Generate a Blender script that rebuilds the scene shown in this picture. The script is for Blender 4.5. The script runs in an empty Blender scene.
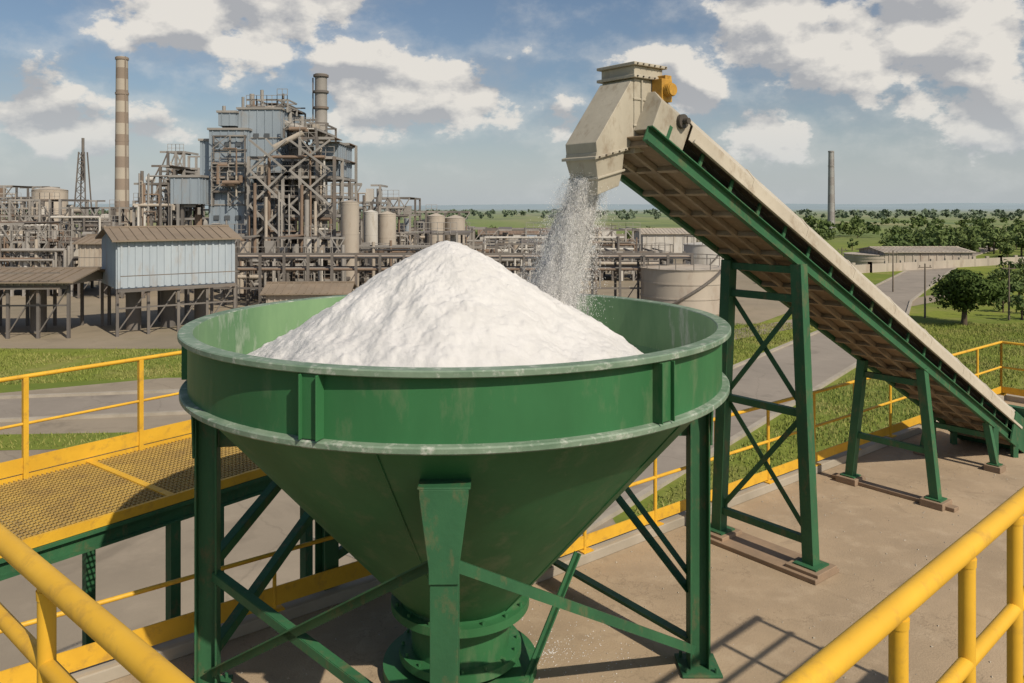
import bpy, math, random
import numpy as np
from mathutils import Vector, Matrix, noise as mn

random.seed(7); rs=np.random.RandomState(7)
scene=bpy.context.scene
CAMZ=3.48; G=-5.0
def bx(u,Y): return (u-512)/792*Y
def hz(v,Y): return CAMZ-(v-208)/792*Y

# ------------------------------------------------------------ materials
def nd(nt,t,**k):
    n=nt.nodes.new(t)
    for a,b in k.items(): setattr(n,a,b)
    return n
def mk(name,c1,c2=None,scale=2.0,rough=.6,metal=0.0,bump=.15,bscale=25.0,streak=1.0,c3=None,c3amt=.5,c3scale=6.0,spec=.4,bdist=.01):
    m=bpy.data.materials.new(name); m.use_nodes=True; nt=m.node_tree
    p=nt.nodes['Principled BSDF']; L=nt.links.new
    tc=nd(nt,'ShaderNodeTexCoord'); mp=nd(nt,'ShaderNodeMapping'); mp.inputs['Scale'].default_value=(1,1,streak)
    L(tc.outputs['Object'],mp.inputs['Vector'])
    n1=nd(nt,'ShaderNodeTexNoise'); n1.inputs['Scale'].default_value=scale; n1.inputs['Detail'].default_value=5; n1.inputs['Roughness'].default_value=.62
    L(mp.outputs[0],n1.inputs['Vector'])
    r=nd(nt,'ShaderNodeMapRange'); r.inputs[1].default_value=.35; r.inputs[2].default_value=.65
    L(n1.outputs[0],r.inputs[0])
    mx=nd(nt,'ShaderNodeMix',data_type='RGBA'); c2=c2 or tuple(x*.75 for x in c1)
    mx.inputs[6].default_value=(*c1,1); mx.inputs[7].default_value=(*c2,1)
    L(r.outputs[0],mx.inputs[0]); out=mx.outputs[2]
    if c3:
        n2=nd(nt,'ShaderNodeTexNoise'); n2.inputs['Scale'].default_value=c3scale; n2.inputs['Detail'].default_value=8; n2.inputs['Roughness'].default_value=.7
        L(mp.outputs[0],n2.inputs['Vector'])
        r2=nd(nt,'ShaderNodeMapRange'); r2.inputs[1].default_value=.53; r2.inputs[2].default_value=.68; r2.inputs[4].default_value=c3amt
        L(n2.outputs[0],r2.inputs[0])
        m2=nd(nt,'ShaderNodeMix',data_type='RGBA'); m2.inputs[7].default_value=(*c3,1)
        L(r2.outputs[0],m2.inputs[0]); L(out,m2.inputs[6]); out=m2.outputs[2]
    L(out,p.inputs['Base Color'])
    p.inputs['Metallic'].default_value=metal; p.inputs['Specular IOR Level'].default_value=spec
    rr=nd(nt,'ShaderNodeMapRange'); rr.inputs[3].default_value=max(.05,rough-.12); rr.inputs[4].default_value=min(1,rough+.15)
    L(n1.outputs[0],rr.inputs[0]); L(rr.outputs[0],p.inputs['Roughness'])
    if bump>0:
        n3=nd(nt,'ShaderNodeTexNoise'); n3.inputs['Scale'].default_value=bscale; n3.inputs['Detail'].default_value=4
        L(tc.outputs['Object'],n3.inputs['Vector'])
        b=nd(nt,'ShaderNodeBump'); b.inputs['Strength'].default_value=bump; b.inputs['Distance'].default_value=bdist
        L(n3.outputs[0],b.inputs['Height']); L(b.outputs[0],p.inputs['Normal'])
    return m

M_green=mk('green_paint',(.040,.160,.062),(.028,.118,.044),1.2,.50,0,.12,9,.35,(.15,.19,.11),.5,4,.3)
M_greenin=mk('green_paint_dusty',(.20,.33,.17),(.11,.22,.11),1.5,.75,0,.15,12,.3,(.50,.51,.46),.85,3)
M_rim=mk('worn_rim',(.20,.27,.20),(.11,.18,.12),5,.55,0,.2,30,1,(.50,.51,.47),.75,14)
M_greenst=mk('green_steel',(.034,.130,.056),(.022,.090,.040),2,.6,0,.2,25,.5,(.17,.115,.06),.5,9)
M_yellow=mk('yellow_paint',(.70,.41,.035),(.60,.34,.028),3,.5,0,.08,20,1,(.30,.17,.05),.5,9)
M_grate=mk('yellow_grating',(.50,.34,.09),(.36,.24,.08),3,.65,0,.2,30,1,(.18,.13,.07),.6,9)
M_beige=mk('cream_steel',(.42,.385,.31),(.33,.30,.24),2.5,.6,0,.2,20,.6,(.20,.15,.10),.6,7)
M_cover=mk('conveyor_cover',(.50,.455,.375),(.41,.37,.30),1.5,.6,0,.2,14,.6,(.26,.20,.14),.6,5)
M_under=mk('rusty_pan',(.24,.175,.11),(.14,.105,.065),3,.8,0,.3,20,1,(.36,.30,.21),.5,6)
M_rubber=mk('black_rubber',(.020,.018,.016),(.035,.031,.027),6,.8,0,.2,30)
M_ochre=mk('ochre_motor',(.50,.28,.04),(.38,.20,.03),6,.55,0,.2,30,1,(.12,.07,.03),.5,14)
M_dark=mk('dark_steel',(.06,.057,.052),(.09,.075,.06),3,.65,.2)

def concrete(name,a,b,c,sc=.5,crack=.35):
    m=bpy.data.materials.new(name); m.use_nodes=True; nt=m.node_tree; p=nt.nodes['Principled BSDF']; L=nt.links.new
    tc=nd(nt,'ShaderNodeTexCoord')
    def N(s,d=7,ro=.65):
        n=nd(nt,'ShaderNodeTexNoise'); n.inputs['Scale'].default_value=s; n.inputs['Detail'].default_value=d; n.inputs['Roughness'].default_value=ro
        L(tc.outputs['Object'],n.inputs['Vector']); return n
    def MR(n,a,b,c=0,d=1):
        r=nd(nt,'ShaderNodeMapRange'); r.inputs[1].default_value=a; r.inputs[2].default_value=b; r.inputs[3].default_value=c; r.inputs[4].default_value=d
        L(n.outputs[0],r.inputs[0]); return r
    def MX(f,x,y):
        mm=nd(nt,'ShaderNodeMix',data_type='RGBA'); L(f.outputs[0],mm.inputs[0])
        if isinstance(x,tuple): mm.inputs[6].default_value=(*x,1)
        else: L(x,mm.inputs[6])
        mm.inputs[7].default_value=(*y,1); return mm.outputs[2]
    n1=N(sc); n2=N(sc*5); n3=N(60,4)
    o=MX(MR(n1,.36,.62),a,b); o=MX(MR(n2,.52,.72,0,.55),o,c); o=MX(MR(n3,.55,.8,0,.5),o,tuple(x*.55 for x in b))
    n4=N(sc*1.7,4); n4.inputs['Distortion'].default_value=1.5
    o=MX(MR(n4,.58,.68,0,.42),o,tuple(x*.5 for x in a))
    v=nd(nt,'ShaderNodeTexVoronoi',feature='DISTANCE_TO_EDGE'); v.inputs['Scale'].default_value=sc*.9
    dm=nd(nt,'ShaderNodeVectorMath',operation='ADD'); L(tc.outputs['Object'],dm.inputs[0]); sv=nd(nt,'ShaderNodeVectorMath',operation='SCALE'); sv.inputs['Scale'].default_value=.9
    L(n2.outputs['Color'],sv.inputs[0]); L(sv.outputs[0],dm.inputs[1]); L(dm.outputs[0],v.inputs['Vector'])
    o=MX(MR(v,0,.006,crack,0),o,(.07,.055,.04))
    L(o,p.inputs['Base Color']); p.inputs['Roughness'].default_value=.9; p.inputs['Specular IOR Level'].default_value=.2
    b_=nd(nt,'ShaderNodeBump'); b_.inputs['Strength'].default_value=.5; b_.inputs['Distance'].default_value=.01
    L(n3.outputs[0],b_.inputs['Height']); L(b_.outputs[0],p.inputs['Normal'])
    return m
M_deck=concrete('deck_concrete',(.41,.315,.215),(.31,.24,.165),(.48,.385,.275),.6)
M_yard=concrete('yard_concrete',(.30,.255,.195),(.235,.20,.155),(.36,.305,.235),.12,.2)
M_road=concrete('worn_asphalt',(.29,.255,.215),(.24,.212,.18),(.33,.29,.245),.15,.2)
M_dirt=concrete('gravel_yard',(.30,.25,.185),(.22,.19,.14),(.19,.17,.105),.08,.1)
M_kerb=mk('kerb_concrete',(.38,.34,.28),(.28,.25,.20),1,.9)

def grass_mat():
    m=bpy.data.materials.new('grass_ground'); m.use_nodes=True; nt=m.node_tree; p=nt.nodes['Principled BSDF']; L=nt.links.new
    tc=nd(nt,'ShaderNodeTexCoord')
    def N(s,d=7,ro=.65,st=None):
        n=nd(nt,'ShaderNodeTexNoise'); n.inputs['Scale'].default_value=s; n.inputs['Detail'].default_value=d; n.inputs['Roughness'].default_value=ro
        if st:
            mp=nd(nt,'ShaderNodeMapping'); mp.inputs['Scale'].default_value=st; L(tc.outputs['Object'],mp.inputs[0]); L(mp.outputs[0],n.inputs['Vector'])
        else: L(tc.outputs['Object'],n.inputs['Vector'])
        return n.outputs[0]
    def MX(f,a,b,lo,hi,x,y):
        r=nd(nt,'ShaderNodeMapRange'); r.inputs[1].default_value=a; r.inputs[2].default_value=b; r.inputs[3].default_value=lo; r.inputs[4].default_value=hi; L(f,r.inputs[0])
        mm=nd(nt,'ShaderNodeMix',data_type='RGBA'); L(r.outputs[0],mm.inputs[0])
        if isinstance(x,tuple): mm.inputs[6].default_value=(*x,1)
        else: L(x,mm.inputs[6])
        if isinstance(y,tuple): mm.inputs[7].default_value=(*y,1)
        else: L(y,mm.inputs[7])
        return mm.outputs[2]
    o=MX(N(.09),.38,.62,0,1,(.20,.235,.04),(.13,.175,.035))
    o=MX(N(.25),.52,.68,0,.7,o,(.31,.265,.11))
    o=MX(N(3.5,8,.8),.42,.75,0,.55,o,(.08,.10,.028))
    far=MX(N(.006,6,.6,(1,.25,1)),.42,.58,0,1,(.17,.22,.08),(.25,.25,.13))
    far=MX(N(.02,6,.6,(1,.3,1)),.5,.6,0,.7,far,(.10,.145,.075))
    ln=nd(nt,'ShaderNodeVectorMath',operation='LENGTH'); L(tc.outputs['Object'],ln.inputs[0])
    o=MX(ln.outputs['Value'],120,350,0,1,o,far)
    o=MX(ln.outputs['Value'],400,3500,0,.9,o,(.27,.33,.35))  # distance haze painted in: far ground blends to pale blue-grey
    L(o,p.inputs['Base Color']); p.inputs['Roughness'].default_value=1; p.inputs['Specular IOR Level'].default_value=.1
    return m
M_grass=grass_mat()

def leaf_mat(name,c1,c2,sc=1.0):
    m=bpy.data.materials.new(name); m.use_nodes=True; nt=m.node_tree; L=nt.links.new
    p=nt.nodes['Principled BSDF']; tc=nd(nt,'ShaderNodeTexCoord'); n=nd(nt,'ShaderNodeTexNoise'); n.inputs['Scale'].default_value=sc; n.inputs['Detail'].default_value=4
    L(tc.outputs['Object'],n.inputs['Vector']); r=nd(nt,'ShaderNodeMapRange'); r.inputs[1].default_value=.35; r.inputs[2].default_value=.65; L(n.outputs[0],r.inputs[0])
    mm=nd(nt,'ShaderNodeMix',data_type='RGBA'); mm.inputs[6].default_value=(*c1,1); mm.inputs[7].default_value=(*c2,1); L(r.outputs[0],mm.inputs[0])
    L(mm.outputs[2],p.inputs['Base Color']); p.inputs['Roughness'].default_value=.8; p.inputs['Specular IOR Level'].default_value=.2
    return m
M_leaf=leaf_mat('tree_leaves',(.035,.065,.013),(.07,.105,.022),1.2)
M_leafm=leaf_mat('distant_leaves',(.07,.11,.035),(.12,.16,.05),.12)  # leaf colours lightened to suggest haze over distance
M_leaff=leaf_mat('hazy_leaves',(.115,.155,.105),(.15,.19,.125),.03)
M_blade=leaf_mat('grass_blades',(.17,.215,.04),(.28,.27,.09),.4)
M_bark=mk('bark',(.10,.075,.05),None,8,.9)

# ------------------------------------------------------------ mesh builder
class MB:
    def __init__(s): s.v=[];s.f=[];s.m=[];s.s=[]
    def add(s,vs,fs,m=0,sm=False):
        o=len(s.v); s.v+= [tuple(x) for x in vs]
        for f in fs: s.f.append(tuple(i+o for i in f)); s.m.append(m); s.s.append(sm)
    BF=[(0,3,2,1),(4,5,6,7),(0,1,5,4),(1,2,6,5),(2,3,7,6),(3,0,4,7)]
    def box(s,x0,x1,y0,y1,z0,z1,m=0):
        s.add([(x0,y0,z0),(x1,y0,z0),(x1,y1,z0),(x0,y1,z0),(x0,y0,z1),(x1,y0,z1),(x1,y1,z1),(x0,y1,z1)],MB.BF,m)
    def beam(s,p,q,w,h=None,m=0,up=(0,0,1)):
        h=h or w; p=Vector(p);q=Vector(q); d=(q-p).normalized(); u=Vector(up)
        if abs(d.dot(u))>.98: u=Vector((1,0,0)) if up==(0,0,1) else Vector((0,0,1))
        a=d.cross(u).normalized()*w/2; b=a.cross(d).normalized()*h/2
        vs=[p-a-b,p+a-b,p+a+b,p-a+b,q-a-b,q+a-b,q+a+b,q-a+b]
        s.add(vs,[(0,1,2,3),(7,6,5,4),(0,4,5,1),(1,5,6,2),(2,6,7,3),(3,7,4,0)],m)
    def post(s,x,y,z0,z1,w,d,ang,m=0):
        c,sn=math.cos(ang),math.sin(ang); vs=[]
        for z in (z0,z1):
            for a,b in ((-1,-1),(1,-1),(1,1),(-1,1)):
                vs.append((x+a*w/2*c-b*d/2*sn,y+a*w/2*sn+b*d/2*c,z))
        s.add(vs,MB.BF,m)
    def cyl(s,p,q,r,r2=None,n=10,m=0,caps=True):
        r2=r if r2 is None else r2; p=Vector(p);q=Vector(q); d=(q-p).normalized()
        u=Vector((0,0,1)) if abs(d.z)<.95 else Vector((1,0,0)); a=d.cross(u).normalized(); b=d.cross(a)
        R=[];
        for i in range(n):
            t=2*math.pi*i/n; R.append(a*math.cos(t)+b*math.sin(t))
        s.add([p+x*r for x in R]+[q+x*r2 for x in R],[(i,(i+1)%n,n+(i+1)%n,n+i) for i in range(n)],m,True)
        if caps:
            s.add([p+x*r for x in R],[tuple(range(n-1,-1,-1))],m); s.add([q+x*r2 for x in R],[tuple(range(n))],m)
    def lathe(s,prof,c,n=128,m=0,flip=False):
        for (r0,z0),(r1,z1) in zip(prof[:-1],prof[1:]):
            vs=[];
            for r,z in ((r0,z0),(r1,z1)):
                for i in range(n):
                    t=2*math.pi*i/n; vs.append((c[0]+r*math.cos(t),c[1]+r*math.sin(t),c[2]+z))
            s.add(vs,[(i,(i+1)%n,n+(i+1)%n,n+i) if not flip else (n+i,n+(i+1)%n,(i+1)%n,i) for i in range(n)],m,True)
    def prism(s,pts,z0,z1,m=0,mt=None):
        n=len(pts); mt=m if mt is None else mt
        s.add([(x,y,z0) for x,y in pts]+[(x,y,z1) for x,y in pts],[(i,(i+1)%n,n+(i+1)%n,n+i) for i in range(n)]+[tuple(range(n-1,-1,-1))],m)
        s.add([(x,y,z1) for x,y in pts],[tuple(range(n))],mt)
    def obj(s,name,mats,parent=None,bevel=0):
        me=bpy.data.meshes.new(name); me.from_pydata(s.v,[],s.f)
        for m in (mats if isinstance(mats,(list,tuple)) else [mats]): me.materials.append(m)
        me.polygons.foreach_set('material_index',s.m); me.polygons.foreach_set('use_smooth',s.s); me.update()
        o=bpy.data.objects.new(name,me); scene.collection.objects.link(o)
        if parent: o.parent=parent; o.matrix_parent_inverse=Matrix.Translation(-Vector(parent.location))
        if bevel:
            b=o.modifiers.new('bevel','BEVEL'); b.width=bevel; b.segments=2; b.limit_method='ANGLE'; b.angle_limit=math.radians(40)
        return o
def empty(name,loc=(0,0,0)):
    e=bpy.data.objects.new(name,None); e.location=loc; scene.collection.objects.link(e); return e
def facecloud(name,V,mat,parent=None):
    n,k=V.shape[:2]; me=bpy.data.meshes.new(name); me.vertices.add(n*k); me.vertices.foreach_set('co',V.reshape(-1).astype('f'))
    me.loops.add(n*k); me.loops.foreach_set('vertex_index',np.arange(n*k,dtype='i')); me.polygons.add(n)
    me.polygons.foreach_set('loop_start',np.arange(0,n*k,k,dtype='i')); me.polygons.foreach_set('loop_total',np.full(n,k,dtype='i'))
    me.materials.append(mat); me.update(calc_edges=True)
    o=bpy.data.objects.new(name,me); scene.collection.objects.link(o)
    if parent: o.parent=parent; o.matrix_parent_inverse=Matrix.Translation(-Vector(parent.location))
    return o

# ------------------------------------------------------------ ground
mb=MB(); S=9000
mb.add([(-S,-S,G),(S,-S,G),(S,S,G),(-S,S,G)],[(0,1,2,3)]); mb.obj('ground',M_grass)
def sheet(name,pts,z,m): b=MB(); b.add([(x,y,z) for x,y in pts],[tuple(range(len(pts)))]); return b.obj(name,m)
def ribbon(name,pts,w,z,m,kerb=True):
    P=[Vector((*p,0)) for p in pts]; Ls=[];Rs=[]
    for i,p in enumerate(P):
        d=(P[min(i+1,len(P)-1)]-P[max(i-1,0)]).normalized(); n=Vector((-d.y,d.x,0)); Ls.append(p+n*w/2);Rs.append(p-n*w/2)
    b=MB(); vs=[(p.x,p.y,z) for p in Ls]+[(p.x,p.y,z) for p in Rs]; k=len(P)
    b.add(vs,[(k+i,k+i+1,i+1,i) for i in range(k-1)],0)
    o=b.obj(name,m)
    if kerb:
        kb=MB()
        for E in (Ls,Rs):
            for a,c in zip(E[:-1],E[1:]): kb.beam((a.x,a.y,G+.06),(c.x,c.y,G+.06),.22,.14)
        ko=kb.obj('kerb',M_kerb); ko.parent=o
    return o
sheet('yard_pavement',[(-70,-10),(6,-10),(2.5,24),(5,29),(2,40),(-17.3,39.5),(-23.5,36.2),(-70,30)],G+.012,M_yard)
sheet('plant_yard',[(-140,49),(-8,47.5),(18,58),(30,75),(38,130),(60,260),(-260,260)],G+.012,M_dirt)
ribbon('road',[(-3,18.5),(1.5,24.3),(10.3,35.9),(23.2,52.9),(34,73),(57,108),(81,143),(130,205)],5.0,G+.024,M_road)
ribbon('road',[(-75,33),(-30,31.8),(-6,36),(4,44),(12,60)],4.2,G+.020,M_road)
ribbon('path',[(9,48),(30,66),(60,92),(120,120)],2.5,G+.020,M_dirt,False)
sheet('grass_verge',[(-45,25.9),(-14,27.9),(-9,29.5),(-14,29.9),(-45,28.0)],G+.02,M_grass)

def blades(n,xr,yr,h,cond=None):
    x=rs.uniform(*xr,n); y=rs.uniform(*yr,n)
    if cond is not None:
        k=cond(x,y); x=x[k]; y=y[k]; n=len(x)
    keep=np.array([mn.noise(Vector((a*.35,b*.35,0)))>-.25+random.uniform(-.3,.3) for a,b in zip(x,y)]); x=x[keep];y=y[keep];n=len(x)
    a=rs.uniform(0,math.pi,n); hh=h*rs.uniform(.4,1.3,n); w=rs.uniform(.012,.035,n)
    V=np.zeros((n,3,3)); V[:,0]=np.stack([x-np.cos(a)*w,y-np.sin(a)*w,np.full(n,G)],1); V[:,1]=np.stack([x+np.cos(a)*w,y+np.sin(a)*w,np.full(n,G)],1)
    V[:,2]=np.stack([x+rs.normal(0,.06,n),y+rs.normal(0,.06,n),G+hh],1); return V
def dist_poly(x,y,pts):
    d=np.full(len(x),1e9)
    for (ax,ay),(bx_,by) in zip(pts[:-1],pts[1:]):
        dx,dy=bx_-ax,by-ay; t=np.clip(((x-ax)*dx+(y-ay)*dy)/(dx*dx+dy*dy),0,1)
        d=np.minimum(d,np.hypot(x-ax-t*dx,y-ay-t*dy))
    return d
RD=[(-3,18.5),(1.5,24.3),(10.3,35.9),(23.2,52.9),(34,73),(57,108)]
V1=blades(170000,(3,40),(12,58),.15,lambda x,y:(dist_poly(x,y,RD)>2.9)&(y<12+1.6*x+30)&(x/y<.75)&((x>5)|(y>24)|(x>3.4)))
V2=blades(30000,(-40,-8),(36.5,48),.15,lambda x,y:(y>39.7+.25*(x+17))&(y<47.4))
V3=blades(7000,(-36,-12),(26,29.8),.14,lambda x,y:(y>26.1+.062*(x+45))&(y<27.9+.06*(x+45)))
facecloud('grass',np.concatenate([V1,V2,V3]),M_blade)

# ------------------------------------------------------------ deck
LY=lambda x:5.9+.803*(x+3.07)
RY=lambda x:8.06+.805*(x-.895)
mb=MB(); mb.prism([(-7,-4),(14,-4),(14,8.2),(8.95,14.55),(-.3,RY(-.3)),(-.3,LY(-.3)),(-7,LY(-7))],G+.03,0,0)
mb.obj('concrete_deck',M_deck)
mb=MB()
def kerbseg(a,b): mb.beam((a[0],a[1],.05),(b[0],b[1],.05),.14,.10)
kerbseg((-.2,RY(-.2)-.1),(8.85,RY(8.85)-.1)); kerbseg((8.97,14.4),(13.9,8.2)); kerbseg((-6.9,LY(-6.9)-.09),(-.35,LY(-.35)-.09))
mb.obj('deck_kerb',M_kerb,None,.01)

def fence(name,pts,base,h,spacing,rails,toe=True,r=.022,rt=None,mat=M_yellow,posts=None,toeh=.12,basep=True):
    e=empty(name,(pts[0][0],pts[0][1],base)); b=MB(); rt=rt or r
    for a,c in zip(pts[:-1],pts[1:]):
        a=Vector((*a,0)); c=Vector((*c,0)); L=(c-a).length; n=max(1,round(L/spacing)); d=(c-a).normalized()
        for i in range(n+1):
            p=a.lerp(c,i/n); b.cyl((p.x,p.y,base),(p.x,p.y,base+h),r*.92,n=12)
            if basep: b.post(p.x,p.y,base+.002,base+.014,.13,.13,math.atan2(d.y,d.x))
        for k,z in enumerate(rails):
            b.cyl((a.x,a.y,base+z),(c.x,c.y,base+z),rt if k==0 else rt*.85,n=14)
    o=b.obj('tubes',mat,e)
    if toe:
        b=MB()
        for a,c in zip(pts[:-1],pts[1:]): b.beam((*a,base+.03+toeh/2),(*c,base+.03+toeh/2),.012,toeh)
        b.obj('toe_board',mat,e)
    return e
fence('yellow_railing',[(-.1,RY(-.1)-.1),(8.87,RY(8.87)-.12),(13.8,8.2)],.10,.95,1.02,[.95,.5])
fence('yellow_railing',[(-6.8,LY(-6.8)-.09),(-.4,LY(-.4)-.09)],.10,.47,1.9,[.47],True,.018,toeh=.16)

# camera-side platform + handrails
D1=Vector((1.07,.99,0)).normalized(); D2=Vector((-.78,.69,0)).normalized()
zp=CAMZ-1.9
R0=Vector((.498,1.40,0)); L0=Vector((-.585,1.40,0))
rend=R0+D1*4.6; lend=L0+D2*3.0
def rail(name,st,d,ts,L0_,L1_,drops):
    e=empty(name,(st.x,st.y,zp)); b=MB(); zt=CAMZ-.86
    a=st+d*L0_; c=st+d*L1_
    b.cyl((a.x,a.y,zt),(c.x,c.y,zt),.026,n=28)
    for dr in drops: b.cyl((a.x,a.y,zt-dr),(c.x,c.y,zt-dr),.019,n=20)
    for t in ts:
        p=st+d*t; b.cyl((p.x,p.y,zp),(p.x,p.y,zt),.020,n=20); b.cyl((p.x,p.y,zt-.045),(p.x,p.y,zt-.024),.0215,.0225,n=20)
    b.obj('tubes',M_yellow,e)
    b=MB(); b.beam((a.x,a.y,zp+.07),(c.x,c.y,zp+.07),.012,.13); b.obj('toe_board',M_yellow,e)
rail('handrail',R0,D1,[-.45,.46,.89,1.29,2.2,3.1,4.0,4.55],-.6,4.6,[.29,.56])
rail('handrail',L0,D2,[-.5,.66,1.6,2.6],-.7,3.0,[.2,.46])
e=empty('observation_platform',(0,.5,zp)); b=MB()
n1=Vector((D1.y,-D1.x,0)); n2=Vector((-D2.y,D2.x,0))
if n1.y>0:n1=-n1
if n2.y>0:n2=-n2
def gr(bm,a,c,n,w,z):
    L=(c-a).length; d=(c-a).normalized(); k=int(L/.06)
    for i in range(k+1):
        p=a+d*(i*.06); q=p+n*w; bm.beam((p.x,p.y,z-.015),(q.x,q.y,z-.015),.006,.03)
    for j in range(int(w/.1)+1):
        p=a+n*(j*.1); q=c+n*(j*.1); bm.beam((p.x,p.y,z-.010),(q.x,q.y,z-.010),.006,.008)
    for j in (0,w):
        p=a+n*j; q=c+n*j; bm.beam((p.x,p.y,z-.10),(q.x,q.y,z-.10),.06,.14)
gr(b,R0-D1*.6,rend,n1,.9,zp); gr(b,L0-D2*.7,lend,n2,.9,zp)
b.obj('grating',M_grate,e)
b=MB()
b.box(-1.2,1.2,-1.6,.55,zp-.13,zp-.09)
for p in (rend,rend+n1*.9,lend,lend+n2*.9,Vector((-1.1,-1.5,0)),Vector((1.1,-1.5,0))): b.beam((p.x,p.y,0),(p.x,p.y,zp-.17),.1)
b.obj('frame',M_greenst,e)

# ------------------------------------------------------------ left grated walkway
e=empty('steel_walkway',(-4,8,.6)); wz=CAMZ-2.8
A0=Vector((-5.55,4.72,0)); wd=Vector((.61,.792,0)).normalized(); wn=Vector((-wd.y,wd.x,0))
LW=5.4; W=1.75
b=MB()
for i in range(int(LW/.045)):
    p=A0+wd*(i*.045); q=p+wn*W; b.beam((p.x,p.y,wz-.015),(q.x,q.y,wz-.015),.010,.03)
for j in range(int(W/.07)+1):
    p=A0+wn*(j*.07); q=p+wd*LW; b.beam((p.x,p.y,wz-.006),(q.x,q.y,wz-.006),.014,.012)
b.obj('grating',M_grate,e)
b=MB()
for j in (-.02,W+.02):
    p=A0+wn*j; q=p+wd*LW; b.beam((p.x,p.y,wz-.01),(q.x,q.y,wz-.01),.035,.09)
for f in (.36,.69):
    p=A0+wd*(LW*f); q=p+wn*W; b.beam((p.x,p.y,wz+.004),(q.x,q.y,wz+.004),.07,.018)
b.obj('edge_trim',M_yellow,e)
b=MB()
for j in (0,W):
    p=A0+wn*j; q=p+wd*LW
    b.beam((p.x,p.y,wz-.075),(q.x,q.y,wz-.075),.12,.03); b.beam((p.x,p.y,wz-.15),(q.x,q.y,wz-.15),.02,.12); b.beam((p.x,p.y,wz-.22),(q.x,q.y,wz-.22),.12,.02)
for i in range(6):
    p=A0+wd*(i*1.05+.05); q=p+wn*W; b.beam((p.x,p.y,wz-.14),(q.x,q.y,wz-.14),.05,.10)
for t in (1.2,3.72,5.3):
    for j in (0,W):
        p=A0+wd*t+wn*j; b.post(p.x,p.y,G,wz-.23,.10,.10,math.atan2(wd.y,wd.x))
b.obj('frame',M_greenst,e)
b=MB()
p=A0+wn*W; F0=p; F1=p+wd*LW
b.cyl((F0.x,F0.y,wz+1.05),(F1.x,F1.y,wz+1.05),.024,n=12); b.cyl((F0.x,F0.y,wz+.56),(F1.x,F1.y,wz+.56),.016,n=12)
for t in (0.9,2.12,3.08,4.3,5.35):
    q=F0+wd*t; b.post(q.x,q.y,wz-.1,wz+1.04,.05,.05,math.atan2(wd.y,wd.x))
b.beam((F0.x,F0.y,wz+.13),(F1.x,F1.y,wz+.13),.015,.16)
b.obj('railing',M_yellow,e)

# ------------------------------------------------------------ hopper
HX,HY=-.39,6.0; H=empty('powder_hopper',(HX,HY,0)); c=(HX,HY,0); K=.975
b=MB()
b.lathe([(1.965*K,2.62),(1.965*K,2.25)],c,160,0,True)
b.lathe([(1.94*K,2.22),(.45,.58)],c,160,0,True)
b.lathe([(.45,.58),(.45,.55)],c,96,0,True)
b.lathe([(.45,.56),(.52,.56),(.52,.50),(.38,.50),(.365,.20),(.46,.20),(.46,.14),(.33,.14),(.33,.08),(.58,.08),(.58,0.004)],c,96,0,True)
b.obj('shell',M_green,H)
b=MB()
b.lathe([(1.93*K,2.645),(1.93*K,2.25),(.44,.62)],c,160,0,False)
b.obj('lining',M_greenin,H)
b=MB()
b.lathe([(1.93*K,2.645),(1.935*K,2.652),(2.02*K,2.652),(2.027*K,2.645),(2.027*K,2.618),(2.02*K,2.612),(1.965*K,2.612)],c,160,0,True)
b.lathe([(1.96*K,2.262),(2.01*K,2.258),(2.018*K,2.25),(2.018*K,2.225),(2.01*K,2.217),(1.93*K,2.214)],c,160,0,True)
b.obj('flanges',M_rim,H)
b=MB()
for k in range(6):
    th=math.radians(-90-20+60*k); ux,uy=math.cos(th),math.sin(th)
    b.post(HX+ux*1.985*K,HY+uy*1.985*K,2.264,2.609,.05,.10,th)
    for s in (-1,1):
        b.post(HX+ux*2.0*K-uy*.052*s,HY+uy*2.0*K+ux*.052*s,2.264,2.608,.075,.008,th)
for k in range(16):
    th=2*math.pi*k/16; b.cyl((HX+.49*math.cos(th),HY+.49*math.sin(th),.56),(HX+.49*math.cos(th),HY+.49*math.sin(th),.585),.014,n=6)
    b.cyl((HX+.43*math.cos(th+.1),HY+.43*math.sin(th+.1),.20),(HX+.43*math.cos(th+.1),HY+.43*math.sin(th+.1),.225),.012,n=6)
for k in range(6):
    th=math.radians(-100+60*k); p=(HX+1.945*K*math.cos(th),HY+1.945*K*math.sin(th),2.22); q=(HX+.452*math.cos(th),HY+.452*math.sin(th),.58)
    b.cyl(p,q,.006,n=6)
b.obj('stiffeners',M_green,H,.004)
LG={'L':(-2.19,5.70),'F':(-.36,4.25),'R':(1.41,6.0),'BL':(-1.66,7.10),'BR':(.24,7.68)}
b=MB()
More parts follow.
